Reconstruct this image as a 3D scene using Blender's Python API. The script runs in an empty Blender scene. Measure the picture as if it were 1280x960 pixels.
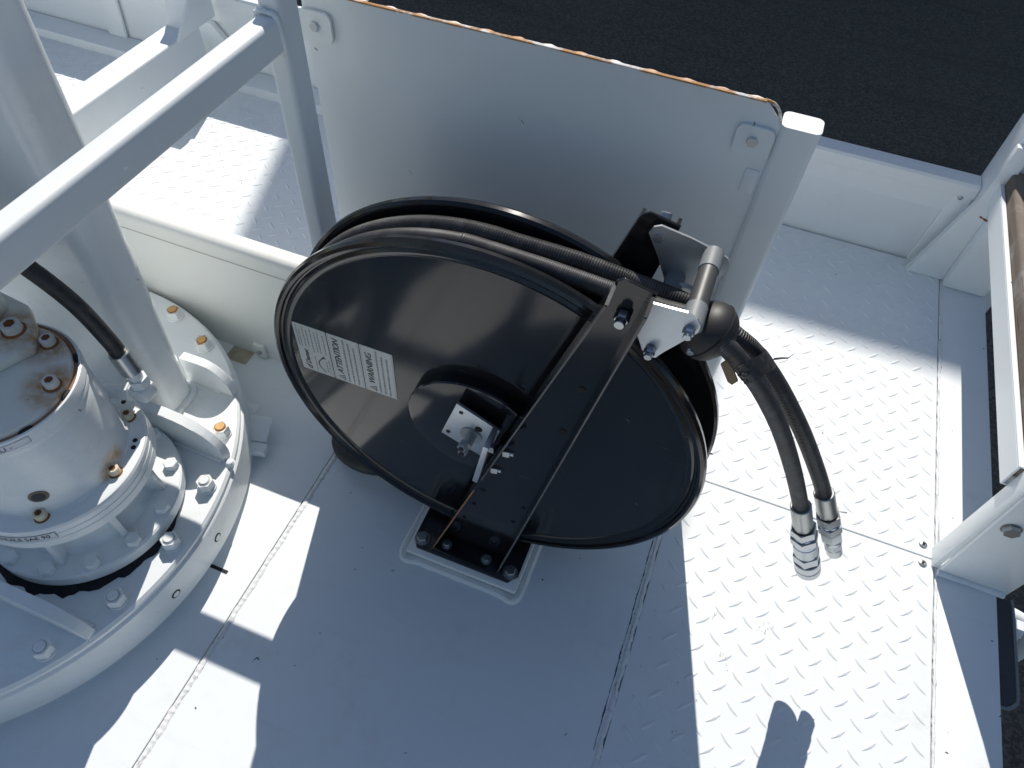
import bpy, bmesh, math, random
from mathutils import Vector, Matrix
random.seed(7)
R = math.radians
PI = math.pi
scn = bpy.context.scene
COL = scn.collection

# ------------------------------------------------------------------ camera
cam_d = bpy.data.cameras.new('camera')
cam = bpy.data.objects.new('camera', cam_d)
COL.objects.link(cam)
rt = Vector((0.93208534, 0.35847132, 0.05210792))
dn = Vector((0.31417394, -0.7283974, -0.60887762))
fw = Vector((-0.18030989, 0.58389686, -0.79155088))
M = Matrix((rt, -dn, -fw)).transposed().to_4x4()
M.translation = Vector((0, 0, 1.30))
cam.matrix_world = M
cam_d.sensor_fit = 'HORIZONTAL'
cam_d.sensor_width = 36.0
cam_d.lens = 36.0 * 898.9 / 1280
cam_d.clip_start = 0.02
cam_d.clip_end = 800
scn.camera = cam

# ------------------------------------------------------------------ light
SUN_EL = R(45.6)
SUN_AZ = math.atan2(-0.287, 0.958)          # towards the sun, measured from +Y to +X
w = bpy.data.worlds.new('World')
scn.world = w
w.use_nodes = True
nt = w.node_tree
sky = nt.nodes.new('ShaderNodeTexSky')
sky.sky_type = 'NISHITA'
sky.sun_disc = False
sky.sun_elevation = SUN_EL
sky.sun_rotation = SUN_AZ
sky.air_density = 1.0
sky.dust_density = 0.6
bg = nt.nodes['Background']
bg.inputs['Strength'].default_value = 0.092
nt.links.new(sky.outputs[0], bg.inputs['Color'])
sun_d = bpy.data.lights.new('sun', 'SUN')
sun_d.energy = 4.8
sun_d.angle = R(0.35)
sun_d.color = (1.0, 0.94, 0.862)
sun = bpy.data.objects.new('sun', sun_d)
COL.objects.link(sun)
sdir = Vector((math.sin(SUN_AZ) * math.cos(SUN_EL), math.cos(SUN_AZ) * math.cos(SUN_EL), math.sin(SUN_EL)))
sun.rotation_euler = sdir.to_track_quat('Z', 'Y').to_euler()
sun.location = sdir * 20
scn.view_settings.view_transform = 'Standard'
scn.view_settings.look = 'None'
scn.view_settings.gamma = 1.0
scn.view_settings.use_curve_mapping = False
scn.view_settings.exposure = 0.0
scn.render.engine = 'CYCLES'
scn.cycles.max_bounces = 10
scn.cycles.diffuse_bounces = 8
scn.cycles.glossy_bounces = 4


# ------------------------------------------------------------------ materials
class NT:
    def __init__(s, name):
        s.m = bpy.data.materials.new(name)
        s.m.use_nodes = True
        s.t = s.m.node_tree
        s.b = s.t.nodes['Principled BSDF']

    def n(s, typ, **kw):
        nd = s.t.nodes.new(typ)
        for k, v in kw.items():
            setattr(nd, k, v)
        return nd

    def l(s, a, b):
        s.t.links.new(a, b)

    def val(s, sock, v):
        if hasattr(v, 'links') or isinstance(v, bpy.types.NodeSocket):
            s.l(v, sock)
        else:
            sock.default_value = v

    def pos(s, kind='obj'):
        if kind == 'obj':
            return s.n('ShaderNodeTexCoord').outputs['Object']
        if kind == 'uv':
            return s.n('ShaderNodeTexCoord').outputs['UV']
        return s.n('ShaderNodeNewGeometry').outputs['Position']

    def noise(s, vec, scale, detail=4, rough=.55, col=False):
        nd = s.n('ShaderNodeTexNoise')
        nd.inputs['Scale'].default_value = scale
        nd.inputs['Detail'].default_value = detail
        nd.inputs['Roughness'].default_value = rough
        s.l(vec, nd.inputs['Vector'])
        return nd.outputs['Color' if col else 'Fac']

    def ramp(s, fac, a, b, c0=0.0, c1=1.0):
        nd = s.n('ShaderNodeMapRange')
        nd.interpolation_type = 'SMOOTHSTEP'
        nd.inputs['From Min'].default_value = a
        nd.inputs['From Max'].default_value = b
        nd.inputs['To Min'].default_value = c0
        nd.inputs['To Max'].default_value = c1
        s.l(fac, nd.inputs['Value'])
        return nd.outputs[0]

    def math(s, op, a, b=0.0):
        nd = s.n('ShaderNodeMath', operation=op)
        s.val(nd.inputs[0], a)
        s.val(nd.inputs[1], b)
        return nd.outputs[0]

    def mix(s, fac, a, b):
        nd = s.n('ShaderNodeMix', data_type='RGBA')
        s.val(nd.inputs[0], fac)
        for i, v in ((6, a), (7, b)):
            if isinstance(v, tuple):
                nd.inputs[i].default_value = v if len(v) == 4 else (*v, 1)
            else:
                s.l(v, nd.inputs[i])
        return nd.outputs[2]

    def scale(s, vec, sc):
        nd = s.n('ShaderNodeMapping')
        nd.inputs['Scale'].default_value = sc
        s.l(vec, nd.inputs['Vector'])
        return nd.outputs[0]

    def bump(s, h, strength, dist, prev=None):
        nd = s.n('ShaderNodeBump')
        nd.inputs['Strength'].default_value = strength
        nd.inputs['Distance'].default_value = dist
        s.l(h, nd.inputs['Height'])
        if prev is not None:
            s.l(prev, nd.inputs['Normal'])
        return nd.outputs[0]

    def out(s, color=None, rough=None, metal=None, normal=None, **kw):
        if color is not None:
            if isinstance(color, tuple):
                s.b.inputs['Base Color'].default_value = (*color, 1)
            else:
                s.l(color, s.b.inputs['Base Color'])
        if rough is not None:
            s.val(s.b.inputs['Roughness'], rough)
        if metal is not None:
            s.val(s.b.inputs['Metallic'], metal)
        if normal is not None:
            s.l(normal, s.b.inputs['Normal'])
        for k, v in kw.items():
            s.val(s.b.inputs[k.replace('_', ' ')], v)
        return s.m


def chips(n, p, scale, size, keep):
    """sparse small chips: voronoi cells of which a share carry one speck"""
    v = n.n('ShaderNodeTexVoronoi')
    v.inputs['Scale'].default_value = scale
    wob = n.noise(p, scale * 6, 2, .6, True)
    vm = n.n('ShaderNodeVectorMath', operation='MULTIPLY_ADD')
    n.l(wob, vm.inputs[0])
    vm.inputs[1].default_value = (.12 / scale * 2,) * 3
    n.l(p, vm.inputs[2])
    sx = n.n('ShaderNodeSeparateXYZ')
    n.l(vm.outputs[0], sx.inputs[0])
    cx = n.n('ShaderNodeCombineXYZ')
    n.l(n.math('ADD', sx.outputs[0], n.math('MULTIPLY', sx.outputs[2], .83)), cx.inputs[0])
    n.l(n.math('ADD', sx.outputs[1], n.math('MULTIPLY', sx.outputs[2], .61)), cx.inputs[1])
    v.voronoi_dimensions = '2D'
    n.l(cx.outputs[0], v.inputs['Vector'])
    near = n.math('LESS_THAN', v.outputs['Distance'], size)
    sep = n.n('ShaderNodeSeparateColor')
    n.l(v.outputs['Color'], sep.inputs[0])
    on = n.math('GREATER_THAN', sep.outputs[0], 1 - keep)
    return n.math('MULTIPLY', near, on)


def white_paint(name, base=(.805, .845, .858), rough=.46, chip=.10, dirt=.25, peel=.10, rust_pts=None, rust_r=.03, rust_c=(.33, .12, .03), coat=.10, scuff=None):
    n = NT(name)
    p = n.pos('pos')
    big = n.noise(p, 3.0, 5, .6)
    fine = n.noise(p, 28, 5, .65)
    d = n.math('MULTIPLY', n.ramp(big, .45, .75), n.ramp(fine, .42, .72))
    c = n.mix(n.math('MULTIPLY', d, dirt), base, (base[0] * .80, base[1] * .77, base[2] * .70))
    stre = n.ramp(n.noise(n.scale(p, (4, 26, 9)), 1.0, 5, .7), .56, .78)
    blot = n.ramp(n.noise(p, 9, 6, .7), .55, .75)
    c = n.mix(n.math('MULTIPLY', n.math('MAXIMUM', stre, blot), dirt * .42), c, (base[0] * .66, base[1] * .64, base[2] * .58))
    ch = chips(n, p, 13, .018, chip)
    c = n.mix(n.math('MULTIPLY', ch, .9), c, (.035, .03, .025))
    ch2 = chips(n, p, 4.2, .0125, chip * 1.6)
    c = n.mix(n.math('MULTIPLY', ch2, .92), c, (.02, .018, .016))
    if scuff:
        acc = None
        st = n.ramp(n.noise(n.scale(p, (150, 60, 60)), 1.0, 5, .7), .555, .60)
        for q, rad in scuff:
            vd = n.n('ShaderNodeVectorMath', operation='DISTANCE')
            n.l(p, vd.inputs[0])
            vd.inputs[1].default_value = q
            k = n.ramp(vd.outputs['Value'], rad, rad * .3)
            acc = k if acc is None else n.math('MAXIMUM', acc, k)
        c = n.mix(n.math('MULTIPLY', n.math('MULTIPLY', acc, st), .8), c, (.16, .15, .13))
    po = None
    if rust_pts:
        po = p
        acc = None
        wob = n.noise(po, 60, 4, .7)
        for q in rust_pts:
            vd = n.n('ShaderNodeVectorMath', operation='DISTANCE')
            n.l(po, vd.inputs[0])
            vd.inputs[1].default_value = q
            k = n.ramp(vd.outputs['Value'], rust_r, rust_r * .35)
            acc = k if acc is None else n.math('MAXIMUM', acc, k)
        rm = n.math('MULTIPLY', acc, n.ramp(wob, .25, .75, .25, 1.0))
        c = n.mix(rm, c, n.mix(wob, rust_c, (.55, .30, .10)))
    nm = n.bump(n.noise(p, 160, 2, .5), peel, .0006)
    nm = n.bump(n.noise(p, 7, 3, .5), .12, .004, nm)
    r = n.math('ADD', n.math('MULTIPLY', fine, .16), rough - .08)
    return n.out(c, r, 0.0, nm, Coat_Weight=coat, Coat_Roughness=.12)


WHITE = white_paint('white_paint')
WHITE_DECK = white_paint('white_deck_paint', (.795, .835, .850), .44, .20, .45)
WHITE_TREAD = white_paint('white_tread_paint', (.80, .838, .850), .46, .10, .40, scuff=[((.277, .528, 0), .018), ((.340, .61, 0), .022), ((.243, .448, 0), .014), ((.245, .60, 0), .010), ((.394, 1.109, 0), .012), ((.36, .70, 0), .010), ((.22, .38, 0), .012)])
WHITE_GEAR = white_paint('white_gear_paint', (.79, .825, .832), .30, .06, .45, .25)
CREAM = white_paint('cream_white_paint', (.82, .83, .79), .36, .08, .30)


def weld_mat():
    n = NT('weld_paint')
    p = n.pos('pos')
    a = n.noise(p, 90, 5, .7)
    crack = n.ramp(n.noise(n.scale(p, (160, 30, 60)), 1.0, 4, .7), .60, .66)
    c = n.mix(n.math('MULTIPLY', crack, .8), (.76, .77, .77), (.10, .085, .07))
    return n.out(c, .45, 0, n.bump(a, .8, .003))


WELD = weld_mat()


def simple(name, c, r, m=0.0, bump=None, var=.0, **kw):
    n = NT(name)
    p = n.pos('pos')
    col = c
    if var:
        f = n.noise(p, 35, 5, .65)
        col = n.mix(f, tuple(x * (1 - var) for x in c), tuple(min(1, x * (1 + var)) for x in c))
    nm = None
    if bump:
        nm = n.bump(n.noise(p, bump[0], 4, .6), bump[1], bump[2])
    rr = n.math('ADD', n.math('MULTIPLY', n.noise(p, 22, 4, .6), .16), r - .08)
    return n.out(col, rr, m, nm, **kw)


def black_paint():
    n = NT('black_powder_coat')
    p = n.pos('pos')
    dust = n.ramp(n.noise(p, 9, 6, .7), .45, .8)
    sp = chips(n, p, 26, .022, .08)
    c = n.mix(n.math('MULTIPLY', dust, .5), (.012, .0125, .014), (.034, .034, .034))
    scr = n.ramp(n.noise(n.scale(p, (9, 60, 140)), 1.0, 4, .75), .66, .70)
    c = n.mix(n.math('MULTIPLY', scr, .22), c, (.16, .16, .155))
    c = n.mix(n.math('MULTIPLY', sp, .5), c, (.22, .22, .22))
    r = n.math('ADD', n.math('MULTIPLY', n.noise(p, 14, 5, .65), .10), .07)
    nm = n.bump(n.noise(p, 220, 2, .5), .05, .0004)
    nm = n.bump(n.noise(p, 6, 2, .5), .06, .004, nm)
    return n.out(c, r, 0.0, nm)


BLACK = black_paint()
LIT_BLACK_EDGE = simple('lit_black_edge', (.16, .15, .14), .45, .2, var=.5)  # highlight along the arm edges put into this colour
LIT_RUST_EDGE = simple('lit_rusty_edge', (.42, .17, .06), .6, .1, (200, .3, .001), .5)  # orange highlight and rust together in one edge colour
DARK = simple('dark_hole', (.006, .006, .007), .7)
ZINC = simple('zinc_plate', (.58, .61, .63), .38, .75, (260, .08, .0005), .12)
ZINC_BLUE = simple('blue_zinc_bolt', (.50, .55, .63), .24, .95, None, .2)
STEEL = simple('steel_ferrule', (.44, .45, .44), .36, .9, (180, .12, .0006), .15)
STEEL_BRIGHT = simple('plated_coupling', (.50, .52, .53), .30, .88, (120, .10, .0006), .2)
GREY_PLASTIC = simple('grey_plastic_roller', (.20, .22, .23), .55, 0, (140, .05, .0005), .1)
DARK_ROLLER = simple('dark_steel_roller', (.09, .09, .09), .48, .3, (200, .1, .0005), .3)
BALL = simple('black_plastic', (.022, .022, .024), .52, 0, (120, .08, .0006), .2)
TAPE = simple('black_tape', (.02, .02, .021), .30, 0, (70, .8, .004), .4)
CARD = simple('brown_tape', (.20, .135, .085), .7, 0, (60, .3, .002), .35)
LABEL = simple('label_silver', (.52, .53, .50), .38, .15, (140, .05, .0004), .08)
INK = simple('label_ink', (.035, .035, .035), .5)
INK_GREY = simple('label_small_print', (.31, .315, .30), .5)
INK_BLUE = simple('label_blue_ink', (.07, .09, .22), .5)
PAPER = simple('label_paper', (.66, .68, .72), .4)
RUBBER_LIGHT = simple('hose_print', (.16, .16, .16), .6)


def hose_mat(name, rib, strength, base=(.016, .016, .017), rough=.42):
    n = NT(name)
    uv = n.pos('uv')
    p = n.pos('pos')
    wv = n.n('ShaderNodeTexWave', wave_type='BANDS', bands_direction='X')
    wv.inputs['Scale'].default_value = rib
    wv.inputs['Distortion'].default_value = .6
    n.l(uv, wv.inputs['Vector'])
    f = n.noise(p, 45, 4, .65)
    c = n.mix(n.ramp(f, .4, .75), base, tuple(x * 2.3 for x in base))
    c = n.mix(n.math('MULTIPLY', n.ramp(n.noise(n.scale(p, (40, 40, 9)), 1.0, 5, .75), .55, .72), .5), c, (.11, .105, .095))
    nm = n.bump(wv.outputs['Fac'], strength, .0016)
    nm = n.bump(n.noise(p, 180, 3, .6), .2, .0006, nm)
    return n.out(c, rough, 0, nm)


HOSE_RIB = hose_mat('spiral_hose_rubber', 95, .8, (.028, .028, .029), .42)
HOSE = hose_mat('hose_rubber', 120, .3)
HOSE_SUNLIT = hose_mat('sunlit_hose_rubber', 120, .35, (.032, .032, .034), .45)  # lighter copy of the hose rubber, sunlight put into the colour


def rust_bolt(name, amt):
    n = NT(name)
    p = n.pos('pos')
    f = n.noise(p, 130, 5, .7)
    c = n.mix(n.ramp(f, .75 - amt, .95 - amt), (.74, .75, .74), n.mix(n.noise(p, 300, 3, .6), (.30, .10, .02), (.62, .30, .08)))
    return n.out(c, .55, 0, n.bump(f, .4, .0015))


RUSTY = rust_bolt('rusty_painted_bolt', .38)
RUST_RING = simple('rust_stain', (.28, .10, .025), .75, 0, (200, .5, .001), .6)
PAINT_GROOVE = simple('paint_groove', (.50, .51, .51), .5)
RUST_TOPFACE = rust_bolt('rusty_nut_face', .30)
RUST_PALE = simple('pale_rust', (.62, .37, .14), .6, 0, (200, .3, .001), .45)


def asphalt_mat():
    n = NT('asphalt')
    p = n.pos('pos')
    v = n.n('ShaderNodeTexVoronoi')
    v.inputs['Scale'].default_value = 95
    n.l(p, v.inputs['Vector'])
    sep = n.n('ShaderNodeSeparateColor')
    n.l(v.outputs['Color'], sep.inputs[0])
    g = n.ramp(sep.outputs[0], .2, 1.0)
    big = n.noise(p, 1.1, 6, .6)
    c = n.mix(g, (.080, .071, .058), (.165, .148, .120))
    c = n.mix(n.ramp(big, .42, .72), c, n.mix(.45, c, (.125, .122, .086)))
    c = n.mix(n.math('MULTIPLY', n.ramp(n.noise(n.scale(p, (.5, 3, 1)), 1.3, 5, .65), .52, .7), .5), c, (.066, .060, .050))
    nm = n.bump(sep.outputs[1], .6, .006)
    return n.out(c, .85, 0, nm)


ASPHALT = asphalt_mat()


def wood_mat():
    n = NT('weathered_wood')
    p = n.pos('pos')
    st = n.scale(p, (60, 2.2, 60))
    g = n.noise(st, 1.0, 7, .7)
    blot = n.noise(p, 14, 5, .65)
    c = n.mix(g, (.055, .042, .033), (.27, .22, .18))
    c = n.mix(n.ramp(blot, .48, .7), c, n.mix(.6, c, (.30, .29, .28)))
    c = n.mix(n.ramp(n.noise(n.scale(p, (90, 4, 90)), 1.0, 5, .7), .62, .70), c, (.02, .015, .012))
    return n.out(c, .8, 0, n.bump(g, .7, .004))


WOOD = wood_mat()


def rust_edge_mat():
    n = NT('rusted_cut_edge')
    p = n.pos('pos')
    f = n.noise(n.scale(p, (26, 60, 60)), 1.0, 4, .65)
    c = n.mix(n.ramp(f, .44, .56), (.80, .79, .76), n.mix(n.noise(p, 120, 3, .6), (.36, .13, .03), (.60, .33, .12)))
    return n.out(c, .6, 0, n.bump(n.noise(p, 200, 3, .6), .4, .001))


RUST_TOP = rust_edge_mat()


def facade_mat():
    n = NT('metal_cladding')
    p = n.pos('pos')
    wv = n.n('ShaderNodeTexWave', wave_type='BANDS', bands_direction='X')
    wv.inputs['Scale'].default_value = 1.6
    n.l(p, wv.inputs['Vector'])
    return n.out((.34, .36, .38), .5, .0, n.bump(wv.outputs['Fac'], .5, .03))


CLAD = facade_mat()


# ------------------------------------------------------------------ mesh helpers
def smooth(me, ang=35):
    for f in me.polygons:
        f.use_smooth = True
    me.set_sharp_from_angle(angle=R(ang))


def obj(name, bm, mat, parent=None, ang=35, uv=False):
    me = bpy.data.meshes.new(name)
    bmesh.ops.recalc_face_normals(bm, faces=bm.faces)
    bm.to_mesh(me)
    bm.free()
    smooth(me, ang)
    me.materials.append(mat)
    o = bpy.data.objects.new(name, me)
    COL.objects.link(o)
    if parent is not None:
        o.parent = parent
        o.matrix_parent_inverse = Matrix.Translation(-parent.location)
    return o


def tag(o, label=None, cat=None, group=None, kind=None):
    if label:
        o['label'] = label
    if cat:
        o['category'] = cat
    if group:
        o['group'] = group
    if kind:
        o['kind'] = kind
    return o


def thing(name, label, cat, loc=(0, 0, 0), group=None, kind=None):
    o = bpy.data.objects.new(name, None)
    o.location = loc
    o.empty_display_size = .05
    COL.objects.link(o)
    if kind:
        o['kind'] = kind
    else:
        tag(o, label, cat, group)
    if label and kind:
        o['label'] = label
    bpy.context.view_layer.update()
    return o


def box(x0, x1, y0, y1, z0, z1, bev=.0, seg=2, bm=None):
    new = bmesh.new()
    bmesh.ops.create_cube(new, size=1)
    for v in new.verts:
        v.co = Vector((x0 + (v.co.x + .5) * (x1 - x0), y0 + (v.co.y + .5) * (y1 - y0), z0 + (v.co.z + .5) * (z1 - z0)))
    if bev:
        bmesh.ops.bevel(new, geom=list(new.edges), offset=bev, segments=seg, profile=.5, affect='EDGES')
    if bm is None:
        return new
    return join(bm, new)


def join(bm, new):
    me = bpy.data.meshes.new('tmp')
    new.to_mesh(me)
    new.free()
    bm.from_mesh(me)
    bpy.data.meshes.remove(me)
    return bm


def frame_from(d):
    d = d.normalized()
    u = Vector((0, 0, 1)) if abs(d.z) < .9 else Vector((1, 0, 0))
    a = d.cross(u).normalized()
    b = a.cross(d).normalized()
    return a, b


def prism(pts, axis, a, b, bev=0.0, seg=2):
    """polygon pts in the plane across axis ('x': (y,z), 'y': (x,z), 'z': (x,y)) extruded from a to b"""
    bm = bmesh.new()

    def P(p, t):
        return {'x': (t, p[0], p[1]), 'y': (p[0], t, p[1]), 'z': (p[0], p[1], t)}[axis]
    va = [bm.verts.new(P(p, a)) for p in pts]
    vb = [bm.verts.new(P(p, b)) for p in pts]
    bm.faces.new(va)
    bm.faces.new(list(reversed(vb)))
    for i in range(len(pts)):
        j = (i + 1) % len(pts)
        bm.faces.new((va[i], va[j], vb[j], vb[i]))
    if bev:
        bmesh.ops.bevel(bm, geom=list(bm.edges), offset=bev, segments=seg, profile=.5, affect='EDGES')
    return bm


def rrect(x0, x1, y0, y1, r, seg=5):
    out = []
    for cx, cy, a0 in ((x1 - r, y1 - r, 0), (x0 + r, y1 - r, 90), (x0 + r, y0 + r, 180), (x1 - r, y0 + r, 270)):
        for k in range(seg + 1):
            a = R(a0 + 90 * k / seg)
            out.append((cx + r * math.cos(a), cy + r * math.sin(a)))
    return out


def lathe(prof, c, axis='z', n=64, a0=0.0, a1=2 * PI):
    """prof: list of (r, h); c: centre; axis z or y"""
    bm = bmesh.new()
    full = abs(a1 - a0 - 2 * PI) < 1e-6
    m = n if full else n + 1
    rings = []
    for r, h in prof:
        if r < 1e-6:
            p = (c[0], c[1], c[2] + h) if axis == 'z' else (c[0], c[1] + h, c[2])
            rings.append([bm.verts.new(p)])
            continue
        ring = []
        for i in range(m):
            a = a0 + (a1 - a0) * i / n
            if axis == 'z':
                p = (c[0] + r * math.cos(a), c[1] + r * math.sin(a), c[2] + h)
            else:
                p = (c[0] + r * math.cos(a), c[1] + h, c[2] + r * math.sin(a))
            ring.append(bm.verts.new(p))
        rings.append(ring)
    for A, B in zip(rings, rings[1:]):
        k = n if full else n
        for i in range(k):
            j = (i + 1) % m
            if len(A) == 1 and len(B) == 1:
                continue
            if len(A) == 1:
                bm.faces.new((A[0], B[i], B[j]))
            elif len(B) == 1:
                bm.faces.new((A[i], A[j], B[0]))
            else:
                bm.faces.new((A[i], A[j], B[j], B[i]))
    return bm


def cyl(p0, p1, r0, r1=None, n=24, bev=0.0, bm=None):
    p0 = Vector(p0)
    p1 = Vector(p1)
    r1 = r0 if r1 is None else r1
    a, b = frame_from(p1 - p0)
    d = (p1 - p0).normalized()
    new = bmesh.new()
    rows = []
    L = (p1 - p0).length
    sec = [(0, r0 - bev), (bev, r0), (L - bev, r1), (L, r1 - bev)] if bev else [(0, r0), (L, r1)]
    for t, r in sec:
        rows.append([new.verts.new(p0 + d * t + a * (r * math.cos(2 * PI * i / n)) + b * (r * math.sin(2 * PI * i / n))) for i in range(n)])
    for A, B in zip(rows, rows[1:]):
        for i in range(n):
            j = (i + 1) % n
            new.faces.new((A[i], A[j], B[j], B[i]))
    new.faces.new(list(reversed(rows[0])))
    new.faces.new(rows[-1])
    if bm is None:
        return new
    return join(bm, new)


def catmull(pts, sub=10):
    P = [Vector(p) for p in pts]
    P = [P[0] * 2 - P[1]] + P + [P[-1] * 2 - P[-2]]
    out = []
    for i in range(1, len(P) - 2):
        for k in range(sub):
            t = k / sub
            a, b, c, d = P[i - 1], P[i], P[i + 1], P[i + 2]
            out.append(.5 * ((2 * b) + (c - a) * t + (2 * a - 5 * b + 4 * c - d) * t * t + (3 * b - a - 3 * c + d) * t ** 3))
    out.append(P[-2])
    return out


def tube(path, r, n=16, jitter=0.0):
    """round tube along a list of points, uv.x = metres along the tube"""
    bm = bmesh.new()
    uvl = bm.loops.layers.uv.new('UVMap')
    P = [Vector(p) for p in path]
    T = []
    for i in range(len(P)):
        T.append((P[min(i + 1, len(P) - 1)] - P[max(i - 1, 0)]).normalized())
    a, _ = frame_from(T[0])
    rings = []
    s = 0
    S = []
    for i, p in enumerate(P):
        if i:
            s += (P[i] - P[i - 1]).length
        S.append(s)
        a = (a - T[i] * a.dot(T[i])).normalized()
        b = T[i].cross(a)
        rr = r * (1 + random.uniform(-jitter, jitter))
        rings.append([bm.verts.new(p + a * (rr * math.cos(2 * PI * k / n)) + b * (rr * math.sin(2 * PI * k / n))) for k in range(n)])
    for i in range(len(rings) - 1):
        for k in range(n):
            j = (k + 1) % n
            f = bm.faces.new((rings[i][k], rings[i][j], rings[i + 1][j], rings[i + 1][k]))
            uvs = ((S[i], k / n), (S[i], (k + 1) / n), (S[i + 1], (k + 1) / n), (S[i + 1], k / n))
            for lp, q in zip(f.loops, uvs):
                lp[uvl].uv = q
    bm.faces.new(list(reversed(rings[0])))
    bm.faces.new(rings[-1])
    return bm


def hexbolt(c, d, af, h, bm=None, cham=.12):
    """hex head at c growing along d, across flats af"""
    c = Vector(c)
    d = Vector(d).normalized()
    a, b = frame_from(d)
    new = bmesh.new()
    r = af / math.sqrt(3)
    rows = []
    for t, k in ((0, 1), (h * (1 - cham * 1.4), 1), (h, 1 - cham)):
        rows.append([new.verts.new(c + d * t + (a * math.cos(PI / 3 * i) + b * math.sin(PI / 3 * i)) * r * k) for i in range(6)])
    for A, B in zip(rows, rows[1:]):
        for i in range(6):
            j = (i + 1) % 6
            new.faces.new((A[i], A[j], B[j], B[i]))
    new.faces.new(list(reversed(rows[0])))
    new.faces.new(rows[-1])
    if bm is None:
        return new
    return join(bm, new)


def text_mesh(txt, size, mat4, name, mat, parent, shear=0.0, ext=.0002, space=1.0, align='LEFT'):
    cu = bpy.data.curves.new('t', 'FONT')
    cu.body = txt
    cu.size = size
    cu.shear = shear
    cu.extrude = ext
    cu.space_character = space
    cu.align_x = align
    cu.resolution_u = 3
    to = bpy.data.objects.new('t', cu)
    me = bpy.data.meshes.new_from_object(to)
    bpy.data.objects.remove(to)
    bpy.data.curves.remove(cu)
    me.name = name
    me.transform(mat4)
    me.materials.clear()
    me.materials.append(mat)
    o = bpy.data.objects.new(name, me)
    COL.objects.link(o)
    if parent is not None:
        o.parent = parent
        wp = parent.location if parent.parent is None else parent.parent.location
        o.matrix_parent_inverse = Matrix.Translation(-wp)
    return o


def sub(o, bm, name, mat, ang=35):
    """sub-part under a part (all meshes are built in world coordinates)"""
    c = obj(name, bm, mat, None, ang)
    c.parent = o
    root = o.parent
    c.matrix_parent_inverse = Matrix.Translation(-(root.location if root else o.location)) if root else Matrix.Identity(4)
    # parts sit at their root's origin through the inverse matrix, so their own world matrix is identity
    c.matrix_parent_inverse = Matrix.Identity(4)
    return c


def weld_line(p0, p1, wdt, h, seed, n=160, wob=.0015):
    rnd = random.Random(seed)
    p0 = Vector(p0)
    p1 = Vector(p1)
    d = (p1 - p0).normalized()
    sd = Vector((-d.y, d.x, 0))
    bm = bmesh.new()
    rows = []
    ph = [rnd.uniform(0, 6.28) for _ in range(6)]
    for i in range(n + 1):
        t = i / n
        p = p0.lerp(p1, t)
        s = t * (p1 - p0).length
        o1 = wob * (math.sin(s * 70 + ph[0]) + .6 * math.sin(s * 193 + ph[1])) + rnd.uniform(-.0008, .0008)
        o2 = wob * (math.sin(s * 61 + ph[2]) + .6 * math.sin(s * 171 + ph[3])) + rnd.uniform(-.0008, .0008)
        hh = h * (1 + .25 * math.sin(s * 520 + ph[4]) + rnd.uniform(-.1, .1))
        row = []
        for k, (u, z) in enumerate(((-.5, -.001), (-.3, .55), (0, 1.0), (.3, .55), (.5, -.001))):
            off = u * wdt + (o1 if u < 0 else o2 if u > 0 else 0)
            row.append(bm.verts.new(p + sd * off + Vector((0, 0, z * hh if z > 0 else z))))
        rows.append(row)
    for A, B in zip(rows, rows[1:]):
        for k in range(4):
            bm.faces.new((A[k], A[k + 1], B[k + 1], B[k]))
    return bm


# ================================================================== SETTING
def grid(x0, x1, y0, y1, z):
    bm = bmesh.new()
    vs = [bm.verts.new(p) for p in ((x0, y0, z), (x1, y0, z), (x1, y1, z), (x0, y1, z))]
    bm.faces.new(vs)
    return bm


GZ = -1.22
tag(obj('ground', grid(-300, 300, -300, 300, GZ), ASPHALT), 'dark shaded asphalt yard far below the vehicle deck', kind='structure')

# smooth deck plates (x = along the vehicle side board, y = towards it)
deck = thing('deck_plate', 'smooth white steel deck plate under the hose reel', None, (-.23, -.2, 0), kind='structure')
obj('plate', box(-.572, .1055, -1.6, .879, -.008, .0025, .0012, 1), WHITE_DECK, deck)
obj('weld_bead', weld_line((.1085, -1.2, .0005), (.1085, .80, .0005), .013, .0030, 3, 900, .0012), WELD, deck)
obj('weld_bead', weld_line((-.566, -1.2, .0022), (-.566, .78, .0022), .012, .0022, 5, 900, .0009), WELD, deck)
obj('seam_gap', weld_line((.1005, .30, .0024), (.1005, .71, .0024), .0016, .0006, 21, 300, .0007), DARK, deck, 80)
obj('seam_gap', weld_line((.0998, -.05, .0024), (.0998, .27, .0024), .0018, .0006, 22, 260, .0008), DARK, deck, 80)
deck2 = thing('deck_plate', 'smooth white deck plate around the slewing ring', None, (-1.4, -.2, 0), kind='structure')
obj('plate', box(-2.8, -.5755, -1.6, .811, -.010, -.0015, .001, 1), WHITE_DECK, deck2)
obj('seam_gap', box(-.70, -.625, .333, .3395, -.0014, -.0006), DARK, deck2)

sill = thing('deck_sill', 'white steel sill along the deck edge beside the tread plates', None, (.69, .5, 0), kind='structure')
obj('sill_plate', box(.6365, .752, -1.6, 1.80, -.14, -.001, .003, 2), WHITE_DECK, sill)
obj('sealant_bead', weld_line((.6385, -1.2, .0), (.6385, 1.70, .0), .006, .0016, 9, 400, .0006), WELD, sill)

# deck frame under everything, so nothing floats
tag(obj('chassis', box(-2.8, .74, -1.55, 1.83, -.35, -.145, .01), WHITE), 'white chassis under the deck', kind='structure')


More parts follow.
